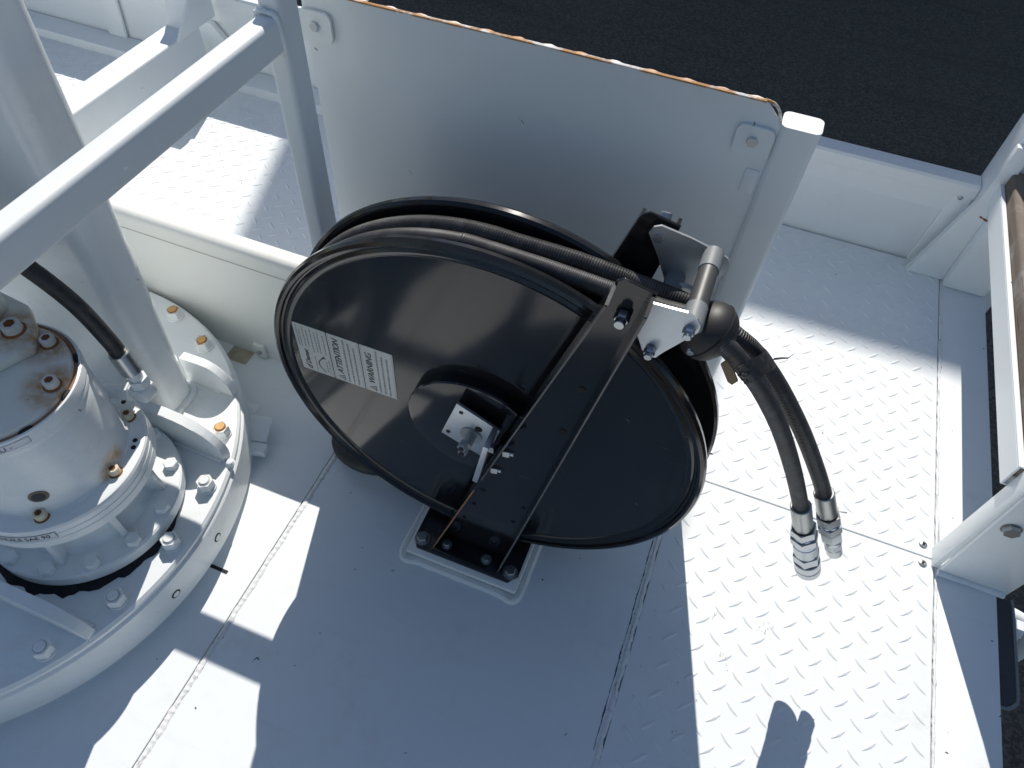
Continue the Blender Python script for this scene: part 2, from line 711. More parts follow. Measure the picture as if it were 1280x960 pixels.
# ------------------------------------------------------------------ tread plates
def lugs(x0, x1, y0, y1, z, parent):
    L, Wd, Hh = .0178, .0046, .0016
    ring = [(1, 0), (.62, .55), (0, 1), (-.62, .55), (-1, 0), (-.62, -.55), (0, -1), (.62, -.55)]
    verts = []
    faces = []
    px, py = .0513, .0536
    ox, oy = .2273, .747

    def lug(cx, cy, ang):
        b = len(verts)
        ca, sa = math.cos(ang), math.sin(ang)
        for lx, wy, zz in [(u * L, v * Wd, 0) for u, v in ring] + [(u * L * .86, v * Wd * .52, Hh * .75) for u, v in ring] + [(.5 * L, 0, Hh), (-.5 * L, 0, Hh)]:
            verts.append((cx + lx * ca - wy * sa, cy + lx * sa + wy * ca, z + zz))
        for i in range(8):
            j = (i + 1) % 8
            faces.append((b + i, b + j, b + 8 + j, b + 8 + i))
        faces.append((b + 8, b + 9, b + 16))
        faces.append((b + 9, b + 10, b + 16))
        faces.append((b + 15, b + 8, b + 16))
        faces.append((b + 14, b + 15, b + 16))
        faces.append((b + 10, b + 11, b + 17, b + 16))
        faces.append((b + 13, b + 14, b + 16, b + 17))
        faces.append((b + 11, b + 12, b + 17))
        faces.append((b + 12, b + 13, b + 17))
    for i in range(int((x0 - ox) / px) - 1, int((x1 - ox) / px) + 2):
        for j in range(int((y0 - oy) / py) - 1, int((y1 - oy) / py) + 2):
            for k in (0, 1):
                cx = ox + (i + .5 * k) * px
                cy = oy + (j + .5 * k) * py
                if x0 + .010 < cx < x1 - .010 and y0 + .010 < cy < y1 - .010:
                    lug(cx, cy, R(45) if k == 0 else R(-42))
    me = bpy.data.meshes.new('raised_lugs')
    me.from_pydata(verts, [], faces)
    for f in me.polygons:
        f.use_smooth = True
    me.materials.append(WHITE_TREAD)
    o = bpy.data.objects.new('raised_lugs', me)
    COL.objects.link(o)
    o.parent = parent
    o.matrix_parent_inverse = Matrix.Translation(-parent.location)
    o['kind'] = 'stuff'


def screw(x, y, z, parent):
    bm = lathe([(.0082, 0), (.0082, .001), (.0070, .0026), (.0036, .0036), (.0036, .0018), (0, .0018)], (x, y, z), 'z', 18)
    o = obj('screw', bm, STEEL, parent)
    sub(o, hexbolt((x, y, z + .00185), (0, 0, 1), .005, .0003), 'socket', DARK)


G_TREAD = 'white tread plates on the deck'
t1 = thing('tread_plate', 'white tread plate nearest the viewer, carrying the shadow of the hose couplings', 'tread plate', (.37, -.1, 0), G_TREAD)
obj('plate', box(.1155, .6335, -1.2, .8785, -.007, 0, .0008, 1), WHITE_TREAD, t1)
lugs(.1155, .6335, -.35, .8785, 0, t1)
screw(.612, .8635, 0, t1)
t2 = thing('tread_plate', 'white tread plate beyond the seam, half shaded from beyond the side board', 'tread plate', (.25, 1.3, 0), G_TREAD)
obj('plate', box(-.30, .6335, .8815, 1.796, -.007, 0, .0008, 1), WHITE_TREAD, t2)
lugs(-.30, .6335, .8815, 1.796, 0, t2)
for q in ((.612, .9065), (.619, 1.771)):
    screw(q[0], q[1], 0, t2)
t3 = thing('tread_plate', 'white tread plate behind the low wall, seen under the guard rail', 'tread plate', (-1.0, 1.3, 0), G_TREAD)
obj('plate', box(-1.60, -.303, .858, 1.73, -.007, 0, .0008, 1), WHITE_TREAD, t3)
lugs(-1.60, -.303, .858, 1.73, 0, t3)
t4 = thing('tread_plate', 'white tread plate left of the cross beam, in the far left corner', 'tread plate', (-2.2, 1.3, 0), G_TREAD)
obj('plate', box(-2.8, -1.70, .858, 1.73, -.007, 0, .0008, 1), WHITE_TREAD, t4)
lugs(-2.8, -1.70, .858, 1.73, 0, t4)

# ------------------------------------------------------------------ side board (y = 1.80)
sb = thing('side_board', 'low white side board with capped rim along the far edge of the deck', 'side board', (-1, 1.8, 0))
obj('board', box(-2.9, .602, 1.803, 1.818, -.03, .226, .002), WHITE, sb)
obj('top_rim', prism([(1.792, .2215), (1.795, .219), (1.800, .222), (1.800, .246), (1.842, .246), (1.842, .20), (1.848, .20), (1.848, .252), (1.843, .258), (1.797, .258), (1.792, .252)], 'x', -2.9, .604, 0), WHITE, sb)
obj('upper_band', box(-2.9, .56, 1.797, 1.8025, .168, .2205, .001, 1), WHITE, sb)
obj('end_strip', prism([(.560, .236), (.603, .236), (.600, .0), (.545, .0)], 'y', 1.794, 1.8025, .001), WHITE, sb)
r_ = obj('rivet', lathe([(.007, 0), (.0065, -.002), (.003, -.0035), (0, -.0036)], (.575, 1.794, .218), 'y', 16), STEEL, sb)
obj('bottom_trim', box(-2.9, -1.70, 1.715, 1.80, -.02, .030, .004), WHITE, sb)
obj('bottom_trim', box(-1.58, -.70, 1.715, 1.80, -.02, .030, .004), WHITE, sb)
obj('stiffener', prism([(-1.71, .17), (-1.62, .17), (-1.50, .03), (-1.60, .03)], 'y', 1.775, 1.796, .003), WHITE, sb)
obj('stiffener', prism([(-2.06, .215), (-1.98, .215), (-2.0, .03), (-2.07, .03)], 'y', 1.785, 1.796, .003), WHITE, sb)

# cross beam with upright at the left
cb = thing('cross_beam', 'white box cross beam rising to the side board in the far left corner', 'beam', (-1.65, 1.3, 0))
obj('beam', box(-1.690, -1.604, .86, 1.712, -.01, .200, .008, 3), WHITE, cb)
obj('upright', prism([(1.66, .198), (1.70, .198), (1.775, .30), (1.775, .38), (1.735, .38), (1.725, .31)], 'x', -1.688, -1.606, .004), WHITE, cb)
obj('side_gusset', prism([(1.60, .196), (1.78, .196), (1.78, .36)], 'x', -1.605, -1.597, .001), WHITE, cb)

# ------------------------------------------------------------------ low wall (y = .811 .. .853)
lw = thing('low_wall', 'low white folded-top wall behind the slewing ring', 'low wall', (-1.3, .83, 0))
prof = [(.811, -.01), (.811, .300)]
for k in range(7):
    a = PI - PI / 2 * k / 6
    prof.append((.811 + .018 + .018 * math.cos(a), .309 + .018 * math.sin(a)))
prof += [(.848, .327), (.8535, .322), (.8535, .26), (.850, .26), (.850, .318), (.846, -.01)]
obj('wall', prism(prof, 'x', -2.8, -.60), CREAM, lw)
obj('wall', prism(prof, 'x', -.5995, .100), CREAM, lw)
obj('crease', box(-2.8, -.60, .8098, .8115, .2848, .2862), simple('fold_line', (.50, .50, .47), .5), lw)
tab = obj('lug', box(-.866, -.838, .801, .8105, .002, .042, .002), CREAM, lw)
sub(tab, hexbolt((-.851, .801, .022), (0, -1, 0), .011, .005), 'bolt', STEEL)
obj('rust_patch', box(-.93, -.875, .770, .809, -.0013, -.0007), simple('dirt_patch', (.42, .38, .27), .8, 0, None, .6), lw)

# ------------------------------------------------------------------ guard frame: left post, rail, added unseen rail that casts a shade band
gf = thing('guard_frame', 'white square-tube guard frame with a long rail joined to a post left of the reel', 'guard rail', (-.59, .78, 0))
obj('post', prism(rrect(-.608, -.5765, .754, .800, .007), 'z', -.0015, .885), WHITE, gf)
obj('rail', prism(rrect(-.608, -.5765, .807, .853, .008), 'y', -.9, .753), WHITE, gf)
obj('weld_bead', tube(catmull([(-.610, .752, .810), (-.611, .751, .845), (-.604, .750, .857), (-.590, .749, .858), (-.578, .750, .852), (-.575, .751, .815), (-.582, .752, .805)], 8), .0035, 8, .2), WHITE, gf)
obj('shade_rail', prism(rrect(.955, .990, .776, .826, .007), 'x', -2.4, -.585), WHITE, gf)  # unseen rail added to cast the shade band across the deck patches
obj('shade_rail_bracket', box(-.6075, -.577, .8005, .956, .858, .884, .003), WHITE, gf)  # unseen support for the added rail
obj('shade_rail_riser', box(-.6075, -.577, .957, .988, .8265, .884, .003), WHITE, gf)

# ------------------------------------------------------------------ right post and sheet panel
pp = thing('panel_post', 'white square-tube post with a sunlit capped top right of the sheet panel', 'post', (.075, .90, 0))
obj('tube', prism(rrect(.0505, .1005, .883, .9215, .008), 'z', 0, .797), WHITE, pp)
obj('top_cap', prism(rrect(.0500, .1010, .8825, .922, .009), 'z', .797, .801), WHITE, pp)
obj('foot_weld', tube([(.048, .880, .003), (.102, .880, .003), (.103, .923, .003)], .004, 8, .2), WHITE, pp)

sp = thing('sheet_panel', 'large white sheet-metal panel with a rusty top edge behind the hose reel', 'panel', (-.3, .893, .33))
bm = bmesh.new()
nx, nz = 28, 20
rows = []
for j in range(nz + 1):
    row = []
    for i in range(nx + 1):
        u, v = i / nx, j / nz
        x = -.6385 + u * .6892
        z = .332 + v * .4905
        dy = .0022 * math.sin(3.1 * u + 1.3) * math.sin(PI * v) + .0012 * math.sin(7 * u + 4 * v)
        row.append((x, .8925 + dy, z))
    rows.append(row)
fr = [[bm.verts.new(p) for p in row] for row in rows]
bk = [[bm.verts.new((p[0], p[1] + .003, p[2])) for p in row] for row in rows]
for j in range(nz):
    for i in range(nx):
        if j == nz - 1 and i == nx - 1:
            bm.faces.new((fr[j][i], fr[j][i + 1], fr[j + 1][i]))
            bm.faces.new((bk[j][i], bk[j + 1][i], bk[j][i + 1]))
            continue
        bm.faces.new((fr[j][i], fr[j][i + 1], fr[j + 1][i + 1], fr[j + 1][i]))
        bm.faces.new((bk[j][i], bk[j + 1][i], bk[j + 1][i + 1], bk[j][i + 1]))
for j in range(nz):
    bm.faces.new((fr[j][0], fr[j + 1][0], bk[j + 1][0], bk[j][0]))
    if j < nz - 1:
        bm.faces.new((fr[j][nx], bk[j][nx], bk[j + 1][nx], fr[j + 1][nx]))
bmesh.ops.delete(bm, geom=[v for v in bm.verts if not v.link_faces], context='VERTS')
obj('sheet', bm, WHITE, sp)
# weld-spattered, rusted upper edge
bm = bmesh.new()
rows = []
N = 300
for i in range(N + 1):
    x = -.6385 + .6625 * i / N
    s = max(0.0, math.sin(x * 2 * PI / .046 + .4 * math.sin(x * 23)))
    wv = .0018 + .0032 * s ** 2 + random.uniform(-.0003, .0003)
    yc = .8925 + .0012 * math.sin(7 * (x + .63) / .67 + 4)
    z = .8225
    rows.append([bm.verts.new(q) for q in ((x, yc - .0010, z - .0012), (x, yc - .0012, z + .0012), (x, yc + .0016, z + .0022), (x, yc + .0030 + wv, z + .0008), (x, yc + .0032 + wv, z - .0022))])
for A, B in zip(rows, rows[1:]):
    for k in range(4):
        bm.faces.new((A[k], A[k + 1], B[k + 1], B[k]))
obj('rusted_edge', bm, RUST_TOP, sp)
obj('corner_edge', tube(catmull([(.022, .8945, .8230), (.034, .8945, .8205), (.0425, .8945, .8130), (.0480, .8945, .800), (.0485, .8945, .79)], 6), .0022, 8, .15), RUST_TOP, sp)
# bolted tabs
for x0, x1, z0, z1, bx, bz in ((-.650, -.591, .752, .797, -.617, .776), (.000, .049, .745, .7905, .0235, .7705)):
    tb = obj('tab', prism(rrect(x0, x1, z0, z1, .010), 'y', .8845, .8895, .0008, 1), WHITE, sp)
    sub(tb, hexbolt((bx, .8845, bz), (0, -1, 0), .013, .005), 'bolt', ZINC)
obj('old_weld', box(.028, .046, .8885, .8905, .690, .728, .001), WHITE, sp)

# ================================================================== HOSE REEL
CX, CZ = -.231, .386
hr = thing('hose_reel', 'large black steel hose reel with warning labels bolted to the deck', 'hose reel', (CX, .62, 0))


def disc_prof(s):
    return [(0, 0), (.300, 0), (.318, .0003 * s), (.3225, -.0035 * s), (.3280, -.0045 * s), (.3320, -.0020 * s), (.3345, -.0030 * s), (.3365, -.0070 * s), (.3405, -.0090 * s),
            (.3450, -.0065 * s), (.3476, -.0010 * s), (.3470, .0050 * s), (.3430, .0085 * s), (.3370, .0085 * s), (.330, .005 * s), (.320, .0050 * s), (0, .0050 * s)]


obj('front_disc', lathe(disc_prof(1), (CX, .585, CZ), 'y', 128), BLACK, hr, 30)
obj('rear_disc', lathe(disc_prof(-1), (CX, .668, CZ), 'y', 128), BLACK, hr, 30)
obj('drum', lathe([(.20, -.036), (.20, .036)], (CX, .6265, CZ), 'y', 64), BLACK, hr)
coil = bmesh.new()
for lay in (.214, .236, .258):
    for yy in (.604, .6265, .649):
        pth = [(CX + lay * math.cos(2 * PI * i / 72), yy, CZ + lay * math.sin(2 * PI * i / 72)) for i in range(73)]
        join(coil, tube(pth, .0108, 10))
obj('wound_hose', coil, HOSE, hr, 60)
obj('hub', lathe([(.1085, 0), (.1085, -.018), (.1065, -.0205), (.103, -.0212), (.040, -.0215), (0, -.0215)], (CX, .586, CZ), 'y', 96), BLACK, hr, 30)
obj('rear_hub', lathe([(.1085, 0), (.1085, .030), (0, .031)], (CX, .667, CZ), 'y', 64), BLACK, hr, 30)

# base
obj('base_plate', prism([(-.318, .507), (-.133, .507), (-.118, .525), (-.118, .742), (-.330, .742), (-.330, .525)], 'z', .0165, .0225, .001), BLACK, hr)
for bx, by in ((-.314, .526), (-.1345, .526)):
    o = obj('base_bolt', hexbolt((bx, by, .0255), (0, 0, 1), .0185, .010), STEEL, hr)
    sub(o, cyl((bx, by, .0225), (bx, by, .0255), .0145), 'washer', STEEL)
for bx, by in ((-.266, .531), (-.185, .531)):
    o = obj('foot_bolt', hexbolt((bx, by, .0285), (0, 0, 1), .0125, .007), STEEL_BRIGHT, hr)
    sub(o, cyl((bx, by, .0268), (bx, by, .0285), .0105), 'washer', STEEL)

# arms: tapered channels leaning to the right


def xl(z):
    return -.297 + .293 * z


def xr(z):
    return -.159 + .174 * z


def arm(y_open, y_web, ztop, name):
    t = .004
    s = 1 if y_web > y_open else -1
    z0 = .0228
    a = obj(name, prism([(xl(z0), z0), (xr(z0), z0), (xr(ztop), ztop - .006), (xl(ztop) + .008, ztop + .002), (xl(ztop), ztop - .004)], 'y', y_web, y_web + s * t, .0006, 1), BLACK, hr)

    def flange(fx, side):
        bm = bmesh.new()
        zz = [z0, ztop - .008]
        vs = []
        for z in zz:
            for yy in (y_open, y_web + s * t * .5):
                for dx in (0, side * t):
                    vs.append(bm.verts.new((fx(z) + dx, yy, z)))
        for f in ((0, 1, 3, 2), (4, 6, 7, 5), (0, 4, 5, 1), (2, 3, 7, 6), (0, 2, 6, 4), (1, 5, 7, 3)):
            bm.faces.new([vs[i] for i in f])
        return bm
    sub(a, flange(xl, 1), 'left_flange', BLACK)
    sub(a, flange(xr, -1), 'right_flange', BLACK)
    # light caught by the free edges, put into their colour; rusty low left
    for fx, m, e0, e1 in ((xl, LIT_RUST_EDGE, z0, .30), (xl, LIT_BLACK_EDGE, .34, ztop - .01), (xr, LIT_BLACK_EDGE, z0, ztop - .01)):
        off = .002 if fx is xl else -.002
        sub(a, tube([(fx(e0) + off, y_open - .0002 * s, e0), (fx(e1) + off, y_open - .0002 * s, e1)], .0012, 6), 'lit_edge', m)
    return a


fa = arm(.518, .551, .785, 'front_arm')
obj('arm_foot', prism([(-.287, .512), (-.159, .512), (-.159, .556), (-.287, .556)], 'z', .0226, .0266, .0008), BLACK, hr)
ra = arm(.704, .690, .770, 'rear_arm')
for hx, hz, hr_ in ((-.0784, .5884, .0058), (-.0923, .4868, .0058), (-.2039, .2474, .0042), (-.2205, .1882, .0040), (-.2385, .1238, .0040), (-.1322, .2353, .0036), (-.1471, .1747, .0036), (-.1652, .1137, .0036)):
    h = sub(fa, cyl((hx, .5502, hz), (hx, .5512, hz), hr_, None, 16), 'hole', DARK)

# zinc bearing angle: plate square to the shaft + leg bolted to the arm flange
lean = math.atan(.293)


def rot_xz(pts, cx, cz, ang):
    c, s = math.cos(ang), math.sin(ang)
    return [(cx + (x * c - z * s), cz + (x * s + z * c)) for x, z in pts]


bp = obj('bearing_plate', prism([(-.2471, .476), (-.180, .444), (-.2003, .3577), (-.2731, .3885)], 'y', .5440, .5490, .0008), ZINC, hr)
bmleg = bmesh.new()
obj('bearing_leg', prism([(-.1905, .452), (-.1830, .4500), (-.1985, .3445), (-.2065, .3465)], 'y', .507, .5442, .0006), ZINC, hr)
for q in ((-.240, .4585), (-.2615, .398)):
    sub(bp, cyl((q[0], .5432, q[1]), (q[0], .5445, q[1]), .0034, None, 14), 'hole', DARK)
sub(bp, cyl((-.2125, .5432, .432), (-.2125, .5445, .432), .0058, None, 16), 'hole', DARK)
sh = obj('shaft_washer', lathe([(.0175, 0), (.0175, -.0025), (0, -.0025)], (-.224, .5438, .4105), 'y', 28), STEEL, hr)
obj('shaft', cyl((-.224, .546, .4105), (-.224, .522, .4105), .0085, None, 20, .001), STEEL, hr)
for q in ((-.2265, .4165), (-.2255, .4035)):
    fit = obj('port_fitting', hexbolt((q[0], .524, q[1]), (0, -1, 0), .0125, .012), STEEL_BRIGHT, hr)
    sub(fit, cyl((q[0], .5118, q[1]), (q[0], .5105, q[1]), .0042, None, 14), 'bore', DARK)
for zz in (.428, .372):
    xx = xl(zz)
    b1 = obj('angle_bolt', hexbolt((xx - .007, .524, zz), (-1, 0, -.25), .013, .008), ZINC_BLUE, hr)
    b2 = obj('angle_nut', hexbolt((xx + .007, .524, zz), (1, 0, .25), .013, .010), STEEL_BRIGHT, hr)
    sub(b2, cyl((xx + .016, .524, zz + .0025), (xx + .022, .524, zz + .004), .0042, None, 12), 'thread', STEEL_BRIGHT)

# top bolt and guide brackets
tbz = (-.050, .551, .738)
tb = obj('arm_top_bolt', hexbolt((-.0515, .5495, .7385), (0, -1, 0), .0155, .010), STEEL_BRIGHT, hr)
sub(tb, cyl((-.0515, .5395, .7385), (-.0515, .532, .7385), .0062, None, 16, .0008), 'thread', STEEL_BRIGHT)


def bent_plate(pts, t, name, mat):
    """pts (x, y, z) outline in order, two facets split at bend (i, j)"""
    bm = bmesh.new()
    vs = [bm.verts.new(p) for p in pts]
    n = len(vs)
    f = bm.faces.new(vs)
    r = bmesh.ops.triangulate(bm, faces=[f])
    g = bmesh.ops.extrude_face_region(bm, geom=list(bm.faces))
    for v in g['geom']:
        if isinstance(v, bmesh.types.BMVert):
            v.co.y += t
    return obj(name, bm, mat, hr, 8)


gp = prism([(-.070, .7520), (-.0285, .7517), (-.008, .7560), (.0128, .7608), (.0240, .7570), (.0297, .7485), (.0295, .7400), (.0272, .7347), (.0020, .6940), (-.0050, .6805), (-.0150, .6795), (-.0214, .6866), (-.0325, .7048), (-.060, .715)], 'y', .5565, .5595)
for v in gp.verts:      # bent along a slanting line: the inner half leans back to the arm
    d = (v.co.x + .004) * .75 - (v.co.z - .722) * .45
    if d < 0:
        v.co.y -= d * .28
obj('guide_bracket', gp, ZINC, hr, 12)
gr = prism([(-.058, .752), (-.054, .762), (-.046, .766), (-.010, .7555), (.028, .7430), (.038, .7380), (.0425, .7290), (.040, .715), (.012, .675), (-.012, .668), (-.024, .676), (-.040, .715)], 'y', .686, .689)
for v in gr.verts:
    d = (v.co.x + .004) * .75 - (v.co.z - .722) * .45
    if d < 0:
        v.co.y += d * .2
obj('guide_bracket', gr, ZINC, hr, 12)
for bx, bz in ((.0197, .7402), (-.0132, .6919)):
    o = obj('roller_bolt', hexbolt((bx, .5565, bz), (0, -1, 0), .0115, .009), ZINC_BLUE, hr)
    sub(o, cyl((bx, .5475, bz), (bx, .5425, bz), .0046, None, 14, .0006), 'thread', STEEL_BRIGHT)
o = obj('roller_bolt', hexbolt((-.046, .686, .7475), (0, -1, 0), .014, .011), ZINC_BLUE, hr)
o = obj('roller_bolt', hexbolt((-.046, .694, .760), (0, .6, 1), .013, .010), STEEL_BRIGHT, hr)
for rx, rz in ((.0205, .7405), (-.013, .690)):
    rl = obj('roller', cyl((rx, .592, rz), (rx, .652, rz), .0112, None, 28), DARK_ROLLER, hr)
    sub(rl, cyl((rx, .5605, rz), (rx, .5915, rz), .0122, None, 28, .0006), 'end_sleeve', GREY_PLASTIC)
    sub(rl, cyl((rx, .6525, rz), (rx, .6855, rz), .0122, None, 28, .0006), 'end_sleeve', GREY_PLASTIC)
obj('guide_strut', box(-.012, .016, .662, .668, .655, .700, .001), ZINC, hr)

# labels (three printed silver stickers, text reading upwards)
YS = .5847


def sticker(x0, x1, z0, z1):
    o = obj('label', prism(rrect(x0, x1, z0, z1, .002, 3), 'y', YS - .0006, YS + .0002), LABEL, hr)
    return o


def up_text(par, txt, x, z, size, mat, shear=0.0, space=1.0):
    # letters stand towards -x, the line runs up (+z), on a face that looks to -y
    m4 = Matrix(((0, -1, 0, x), (0, 0, -1, YS - .0009), (1, 0, 0, z), (0, 0, 0, 1)))
    o = text_mesh(txt, size, m4, 'print', mat, None, shear, .0002, space)
    o.parent = par
    return o


def dashes(par, x, z0, z1, hgt, seed):
    rnd = random.Random(seed)
    bm = bmesh.new()
    z = z0
    while z < z1 - .002:
        ln = min(rnd.uniform(.002, .008), z1 - z)
        zz = z
        while zz < z + ln - .0006:
            ll = rnd.uniform(.0006, .0011)
            bm = box(x - hgt * rnd.uniform(.7, 1), x, YS - .00085, YS - .0004, zz, zz + ll * .8, 0, 1, bm)
            zz += ll + .0004
        z += ln + .0013
    sub(par, bm, 'small_print', INK_GREY)


def tri_frame(par, x, z, s):
    bm = bmesh.new()
    o_ = [(x + s * .5, z), (x - s * .5, z + s * .55), (x + s * .5, z + s * 1.1)]
    cxm = sum(p[0] for p in o_) / 3
    czm = sum(p[1] for p in o_) / 3
    i_ = [(cxm + (p[0] - cxm) * .72, czm + (p[1] - czm) * .72) for p in o_]
    A = [bm.verts.new((p[0], YS - .0009, p[1])) for p in o_]
    B = [bm.verts.new((p[0], YS - .0009, p[1])) for p in i_]
    for k in range(3):
        j = (k + 1) % 3
        bm.faces.new((A[k], A[j], B[j], B[k]))
    sub(par, bm, 'warning_triangle', INK)
    sub(par, box(cxm - s * .14, cxm + s * .18, YS - .0010, YS - .0006, czm - s * .04, czm + s * .04), 'warning_mark', INK)


s1 = sticker(-.537, -.4800, .3705, .4805)
up_text(s1, 'd', -.5185, .3735, .017, INK, .35)
up_text(s1, 'Demac', -.5195, .3860, .0125, INK, .35)
arw = bmesh.new()
pts = []
for k in range(13):
    t = k / 12
    pts.append((-.5000 + .010 * (2 * t - 1) ** 2 - .004, .378 + .034 * t))
for (a0, b0), (a1, b1) in zip(pts, pts[1:]):
    vs = [arw.verts.new(p) for p in ((a0 - .0011, YS - .0009, b0), (a0 + .0011, YS - .0009, b0), (a1 + .0011, YS - .0009, b1), (a1 - .0011, YS - .0009, b1))]
    arw.faces.new(vs)
vs = [arw.verts.new(p) for p in ((-.4985, YS - .0009, .409), (-.4885, YS - .0009, .4135), (-.4935, YS - .0009, .4175))]
arw.faces.new(vs)
sub(s1, arw, 'arrow', INK)
for i, (x, z0, z1) in enumerate(((-.531, .428, .476), (-.5265, .428, .470), (-.520, .430, .476), (-.514, .434, .470), (-.508, .376, .410), (-.507, .420, .474), (-.500, .424, .470), (-.4945, .424, .474), (-.4885, .380, .405), (-.4855, .424, .470), (-.4835, .376, .412))):
    dashes(s1, x, z0, z1, .0022, 40 + i)
s2 = sticker(-.4785, -.4245, .3705, .4805)
up_text(s2, 'ATTENTION', -.4600, .3900, .0155, INK, .22, .92)
tri_frame(s2, -.4650, .3740, .0125)
s3 = sticker(-.4230, -.3680, .3705, .4805)
up_text(s3, 'WARNING', -.4045, .3915, .0155, INK, .22, .98)
tri_frame(s3, -.4095, .3740, .0125)
for par, xx in ((s2, -.4500), (s3, -.3945)):
    for i in range(3):
        dashes(par, xx + .0085 * i, .3745, .4765 - .006 * ((i * 7) % 3), .0036, 60 + i + int(xx * -1000))
    fr_ = bmesh.new()
    x0, x1 = (-.4765, -.4265) if par is s2 else (-.4210, -.3700)
    for q in ((x0, x0 + .0004, .3722, .4788), (x1 - .0004, x1, .3722, .4788)):
        fr_ = box(q[0], q[1], YS - .0008, YS - .0004, q[2], q[3], 0, 1, fr_)
    sub(par, fr_, 'border', INK_GREY)

# mounting pad welded to the deck with sealant round it
pad = thing('mounting_pad', 'small white welded pad with sealant under the foot of the hose reel', 'pad', (-.225, .62, 0))
obj('pad', box(-.336, -.112, .496, .750, .0026, .0163, .004, 2), CREAM, pad)
ring_p = [(-.341, .74), (-.341, .60), (-.341, .494), (-.30, .490), (-.22, .4895), (-.15, .489), (-.109, .490), (-.106, .56), (-.106, .74)]
obj('sealant', tube(catmull([(a, b, .0005) for a, b in ring_p], 14), .0085, 10, .07), CREAM, pad)

# supply hose looping on the deck behind the reel
lp = []
for k in range(40):
    a = R(150) + R(255) * k / 39
    lp.append((-.485 + .085 * math.cos(a), .680 + .062 * math.sin(a), .022 + .0012 * k))
lp += [(-.36, .70, .12), (-.30, .712, .22), (-.25, .716, .34)]
so = obj('supply_hose', tube(catmull(lp, 3), .0170, 14), HOSE)
tag(so, 'thick black supply hose looping on the deck under the left side of the reel', 'hose')

# ------------------------------------------------------------------ the two delivery hoses
def arc_pts(r, yy, a0, a1, n=40):
    return [(CX + r * math.cos(R(a0 + (a1 - a0) * i / n)), yy, CZ + r * math.sin(R(a0 + (a1 - a0) * i / n))) for i in range(n + 1)]


A_drop = [(.062, .5878, .7024), (.0869, .5936, .6769), (.1222, .6018, .6353), (.1696, .6128, .5629), (.2194, .6244, .4686), (.259, .6336, .3846)]
B_drop = [(.0748, .625, .683), (.1051, .6311, .6587), (.1515, .6405, .6038), (.2081, .6519, .5224), (.2603, .6624, .4361), (.2884, .6681, .3857)]


def coupling(parent, p, d, seq, fac):
    """seq: list of (name, kind, length, size, mat) laid end to end along d"""
    p = Vector(p)
    d = Vector(d).normalized()
    for name, kind, ln, sz, mat in seq:
        ln *= fac
        sz *= 1.08 if name == 'ferrule' else 1.15
        if kind == 'hex':
            bm = hexbolt(p, d, sz, ln, None, .08)
        else:
            bm = cyl(p, p + d * ln, sz, None, 28, min(.0012, ln * .2))
        obj(name, bm, mat, parent, 25)
        p = p + d * ln
    return p


hA = thing('hydraulic_hose', 'front black hydraulic hose ending in the larger knurled bright coupling', 'hose', A_drop[0], 'hydraulic hoses on the reel')
pa = arc_pts(.3250, .6150, 215, 94) + [(-.16, .6148, .7085), (-.08, .6140, .7045), (-.012, .6120, .7035), (.025, .602, .7130)] + A_drop
pathA = catmull(pa[::1], 3)
obj('hose_tube', tube(pathA, .0115, 20), HOSE_SUNLIT, hA, 60)
dA = Vector(A_drop[-1]) - Vector(A_drop[-2])
dA = Vector((.0608, .0142, -.1467))
coupling(hA, A_drop[-1], dA, [
    ('ferrule', 'round', .040, .0140, STEEL), ('crimp_ring', 'round', .0012, .0138, DARK), ('hex_nut', 'hex', .013, .030, STEEL_BRIGHT), ('collar', 'round', .004, .0150, ZINC_BLUE),
    ('hex_nut', 'hex', .0115, .0325, STEEL_BRIGHT), ('collar', 'round', .005, .0155, ZINC_BLUE), ('valve_body', 'round', .020, .0162, ZINC), ('seal_groove', 'round', .002, .0150, STEEL),
    ('valve_body', 'hex', .015, .032, ZINC), ('seal_groove', 'round', .0015, .0155, DARK), ('sleeve', 'round', .0135, .0180, STEEL_BRIGHT), ('sleeve_groove', 'round', .0008, .0172, DARK), ('sleeve', 'round', .011, .0180, STEEL_BRIGHT)], 1.55)
hB = thing('hydraulic_hose', 'rear black hydraulic hose ending in the shorter tape-wrapped coupling', 'hose', B_drop[0], 'hydraulic hoses on the reel')
pb = arc_pts(.3260, .6400, 215, 86) + [(-.13, .6400, .7110), (-.06, .6395, .7050), (.0, .6380, .7000), (.04, .632, .6950)] + B_drop
obj('hose_tube', tube(catmull(pb, 3), .0115, 20), HOSE_RIB, hB, 60)
dB = Vector((.060, .0121, -.125))
coupling(hB, B_drop[-1], dB, [
    ('ferrule', 'round', .038, .0138, STEEL), ('crimp_ring', 'round', .0012, .0136, DARK), ('hex_nut', 'hex', .014, .029, STEEL_BRIGHT), ('collar', 'round', .004, .0146, ZINC_BLUE),
    ('hex_nut', 'hex', .012, .030, STEEL_BRIGHT), ('seal_groove', 'round', .003, .0132, STEEL), ('plug_body', 'hex', .018, .026, ZINC), ('plug_collar', 'round', .007, .0128, STEEL_BRIGHT),
    ('plug_body', 'hex', .012, .0225, ZINC), ('plug_nose', 'round', .014, .0112, STEEL_BRIGHT)], 1.55)
# scraps of sealing tape on the thread
bm = bmesh.new()
pB = Vector(B_drop[-1]) + dB.normalized() * .052
for k in range(5):
    a = R(20 + 34 * k)
    q = pB + Vector((math.cos(a) * .017, math.sin(a) * .006, .006 * math.sin(3 * a) - .012 * (k % 2)))
    vs = [bm.verts.new(q + Vector(v)) for v in ((0, 0, 0), (.009, -.002, .008), (.011, -.001, .002), (.003, .003, -.006))]
    bm.faces.new(vs)
obj('sealing_tape', bm, ZINC, hB)
